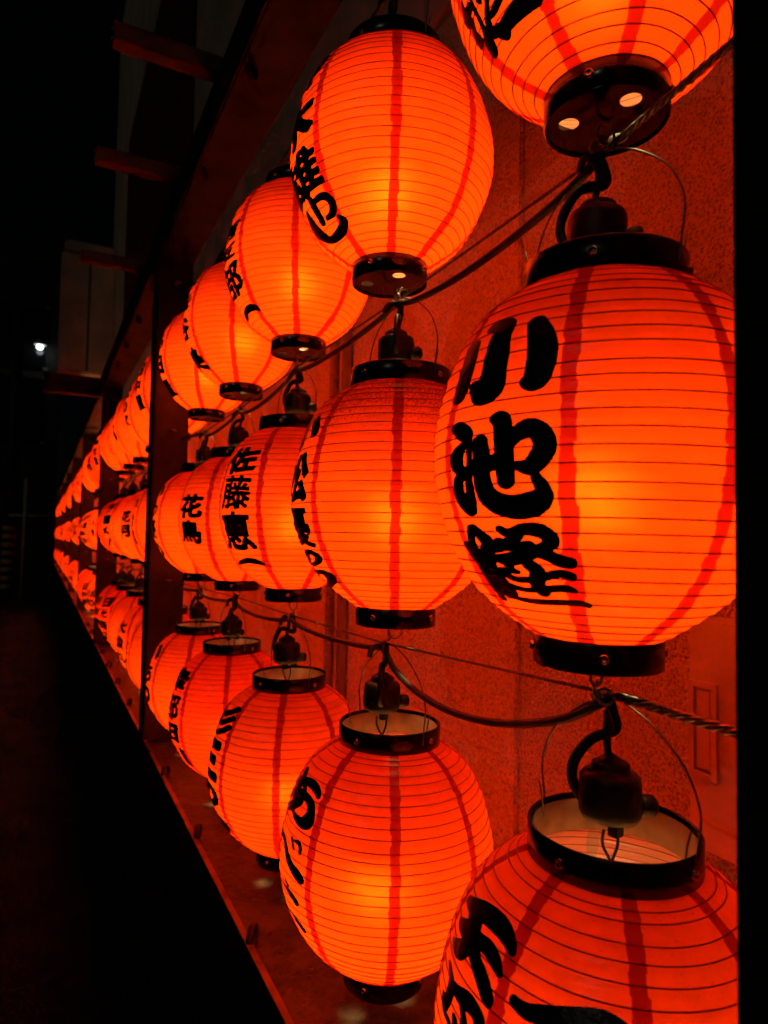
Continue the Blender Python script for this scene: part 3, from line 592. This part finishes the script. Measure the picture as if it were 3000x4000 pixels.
# further bays, seen past the posts
far_txt = {}
POOL = ['田中屋', 'AKB', '日光商店', '花月', 'ヨイトコ', 'ラーメン', '松の家', '寿司一', '大漁丸', '祭友会', '小春', '中村屋']
for i, s in enumerate(POOL):
    random.seed(i); n = len(s); h_ = min(.2, .052*n)
    top = .155+h_/2; ms = char_mesh([(c, top-h_*q/n, top-h_*(q+.9)/n) for q, c in enumerate(s)], .074, .02); far_txt[i] = ms
random.seed(11)
BO = ['first', 'second', 'third', 'fourth', 'fifth']
BN = ['', 'first', 'second', 'third', 'fourth', 'fifth', 'sixth', 'seventh']
PICK = {('T', 1, 0): 0, ('T', 1, 1): 6, ('T', 1, 2): 1, ('T', 1, 3): 2, ('M', 1, 2): 4, ('M', 1, 0): 11, ('M', 1, 3): 5, ('B', 1, 3): 2}
for b in range(1, NB):
    for r in 'TMB':
        for k in range(5):
            y = .381+BAY*b+.357*k+random.uniform(-.008, .008); x = .387+random.uniform(-.004, .004)
            zb = {'T': .322, 'M': -.108, 'B': -.535}[r]+random.uniform(-.005, .005)-.004*math.sin(math.pi*(k+.5)/5)
            phi = math.radians(random.uniform(-10, 24)); i = PICK.get((r, b, k), random.randrange(len(POOL)))
            texts = far_txt[i]
            lab = '%s lantern of the %s row past the %s brown post' % (BO[k], WHO[r], BN[b])
            zt = zb+HB; node = (.388, y+.004, zt+.094); body = random.choice(['paper', 'paper', 'paper', 'deep'])
            lo = lantern(r, x, y, zb, phi, lab, texts, body, 1 if b == 1 else 0, (random.uniform(-1.5, 1.5), random.uniform(-1.5, 1.5)))
            if b <= 1:
                nodes[r].append((b*5+k, node))
                socket(r, x, y, zt, .008, 'black lamp socket over the %s %s row lantern past the first brown post' % (BO[k], WHO[r]), True, node, ZL[r], PW[r])
            else:
                bulb_light(lo, HB-ZL[r]-.014, PW[r]*random.uniform(.8, 1.15))

# ------------------------------------------------------------------ wire ropes, power cables, ties
def rope(path, rad_fn, pitch=.016, strands=3):
    P = [Vector(p) for p in path]; parts = []
    L = [0]
    for i in range(1, len(P)): L.append(L[-1]+(P[i]-P[i-1]).length)
    for s in range(strands):
        pts = []; rs = []
        for i, p in enumerate(P):
            d = (P[min(i+1, len(P)-1)]-P[max(i-1, 0)]).normalized(); sx = d.cross(Vector((0, 0, 1))).normalized(); uy = sx.cross(d)
            R = rad_fn(p); a = 2*math.pi*(L[i]/(pitch*R/.0018)+s/strands)
            pts.append(p+(sx*math.cos(a)+uy*math.sin(a))*R*.54); rs.append(R*.56)
        parts.append(tube_geo(pts, rs, 6))
    return join_geo(parts)
def dense(path, step=.003):
    out = []
    for a, b in zip(path[:-1], path[1:]):
        a, b = Vector(a), Vector(b); n = max(1, int((b-a).length/step))
        out += [a+(b-a)*(i/n) for i in range(n)]
    out.append(Vector(path[-1])); return out
tie_head = box_me('tie_head', -.003, .003, -.0035, .0035, -.003, .003, M['tie'], .0006)
v, f = ring_geo(.0062, .0011, 20, 6); tie_loop = mesh('tie_loop', v, f, M['tie'], True)
tie_tail = tube('tie_tail', [(0, 0, 0), (-.004, -.004, .004), (-.010, -.006, .006)], .0012, M['tie'], 5)
lvl = {'T': 'above the top row', 'M': 'between the top and middle rows', 'B': 'between the middle and bottom rows'}
for r in 'TMB':
    nd = [n for _, n in sorted(nodes[r], key=lambda q: q[0])]
    for b in (0, 1):
        seg = nd[5*b:5*b+5]
        y0 = PN+BAY*(b-1)+.09; y1 = PN+BAY*b+.002
        p0 = (XB-.012, y0, seg[0][2]+.004); p1 = (XB-.012, y1, seg[-1][2]+.004)
        path = [p0]+seg+[p1]
        path = [(p[0], p[1], p[2]+ZC) for p in path]
        if b == 0:
            th = .0036 if r == 'B' else .0028
            g = rope(dense(path, .0028), lambda p: th if p.y < seg[0][1]-.01 else .0016)
        else: g = tube_geo(path, .0016, 6)
        tag(obj('wire_rope', mesh('wire_rope', *g, M['wire'], True)), 'twisted steel wire rope %s, %s' % (lvl[r], 'near the camera' if b == 0 else 'past the first brown post'), 'wire rope', 'wire ropes carrying the lanterns')
        cp = []
        sag = {'T': .018, 'M': .024, 'B': .010}[r]
        base = [(p0[0], p0[1], p0[2]-.004)] if b else []
        pts = base+seg+[p1]
        for a_, c_ in zip(pts[:-1], pts[1:]):
            sg = sag*random.uniform(.5, 1.2)
            if r == 'B' and a_ is seg[0] and b == 0: sg = .044
            if (c_[1]-a_[1]) < .25: sg = .004
            for q in range(12):
                t = q/12; s4 = 4*t*(1-t)
                cp.append((a_[0]*(1-t)+c_[0]*t-.004-.010*s4, a_[1]*(1-t)+c_[1]*t, a_[2]*(1-t)+c_[2]*t-.006-sg*s4**(.8)+ZC))
        cp.append((p1[0]-.004, p1[1], p1[2]-.006+ZC))
        cp = spline(cp, 2)
        tag(obj('power_cable', tube('power_cable', cp, .0038, M['cable'], 8)), 'sagging grey power cable %s, %s' % (lvl[r], 'near the camera' if b == 0 else 'past the first brown post'), 'cable', 'power cables feeding the lanterns')
        for k, n_ in enumerate(seg):
            if b: continue
            tt = thing('cable_tie', 'pale plastic cable tie on the wire over the %s lantern of the %s row' % (ORD[k], WHO[r]), 'cable tie', (n_[0]-.004, n_[1]-.002, n_[2]+ZC-.002), 'cable ties at the lantern hooks')
            tt.rotation_euler = (random.uniform(-.5, .5), random.uniform(-.5, .5), random.uniform(0, 3))
            obj('tie_head', tie_head, tt, (.006, 0, .004)); obj('tie_loop', tie_loop, tt); obj('tie_tail', tie_tail, tt, (.006, 0, .006))

# ------------------------------------------------------------------ far end of the street
fb = thing('far_building', 'dark building across the end of the street with pale window corners', 'building', (-1.2, 24, 0))
obj('wall', box_me('wall', -14, 1.6, 0, 6, 0, 11, M['farwall'], .02), fb)
for (a, b_, c, d) in ((-.32, 1.15, 6.9, 8.9), (-.32, 1.15, 4.5, 6.6)):
    wn_ = obj('window', mesh('window', *frame_geo(a, b_, -.06, .0, c, d, .03), M['farwall']), fb)
    obj('pane', box_me('pane', a+.02, b_-.02, -.075, -.065, c+.03, d-.03, M['glass']), wn_)
    for (px, pz) in ((a, c), (b_, c), (a, d), (b_, d)):
        obj('corner_clip', box_me('corner_clip', px-.07, px+.07, -.10, -.08, pz-.05, pz+.05, M['palepaint'], .01), wn_)
sl = thing('street_lamp', 'small bright white lamp on the dark building far left', 'lamp', (-.22, 23.6, ZC+6.0))
obj('bracket', box_me('bracket', -.03, .03, 0, .38, -.05, 0, M['palepaint'], .01), sl)
obj('housing', lathe('housing', [(0, .20), (.10, .18), (.17, .05), (.17, .02)], M['palepaint'], 24), sl)
me_, mt, mn, ml = mat('lamp_glow'); eb = mn['Principled BSDF']; eb.inputs['Emission Color'].default_value = (.95, 1, .97, 1); eb.inputs['Emission Strength'].default_value = 5
obj('glow_globe', lathe('glow_globe', [(0, .02), (.08, .02), (.10, -.04), (.085, -.09), (.04, -.12), (0, -.125)], me_, 24), sl)
wp = thing('white_pole', 'dim pale pole with one crossbar at the far end of the street', 'pole', (-.33, 18, 0))
obj('pole', tube('pole', [(0, 0, 0), (0, 0, 2.9)], .05, M['palepaint'], 12), wp); obj('crossbar', tube('crossbar', [(-.35, 0, 2.0), (.9, 0, 2.0)], .035, M['palepaint'], 10), wp)
hp = thing('hazard_pole', 'utility pole wrapped in yellow and black hazard bands, far left', 'pole', (-.66, 18.5, 0))
obj('pole', tube('pole', [(0, 0, 0), (0, 0, 7)], [.15, .12], M['blackpaint'], 16), hp)
for q in range(8):
    obj('hazard_band', lathe('hazard_band', [(.150, .25+.2*q), (.156, .26+.2*q), (.156, .35+.2*q), (.150, .36+.2*q)], M['yellow'], 16), hp)
kb = tag(obj('pavement', box_me('pavement', -3.2, -1.9, 6, 60, 0, .12, M['farwall'], .01)), kind='structure')
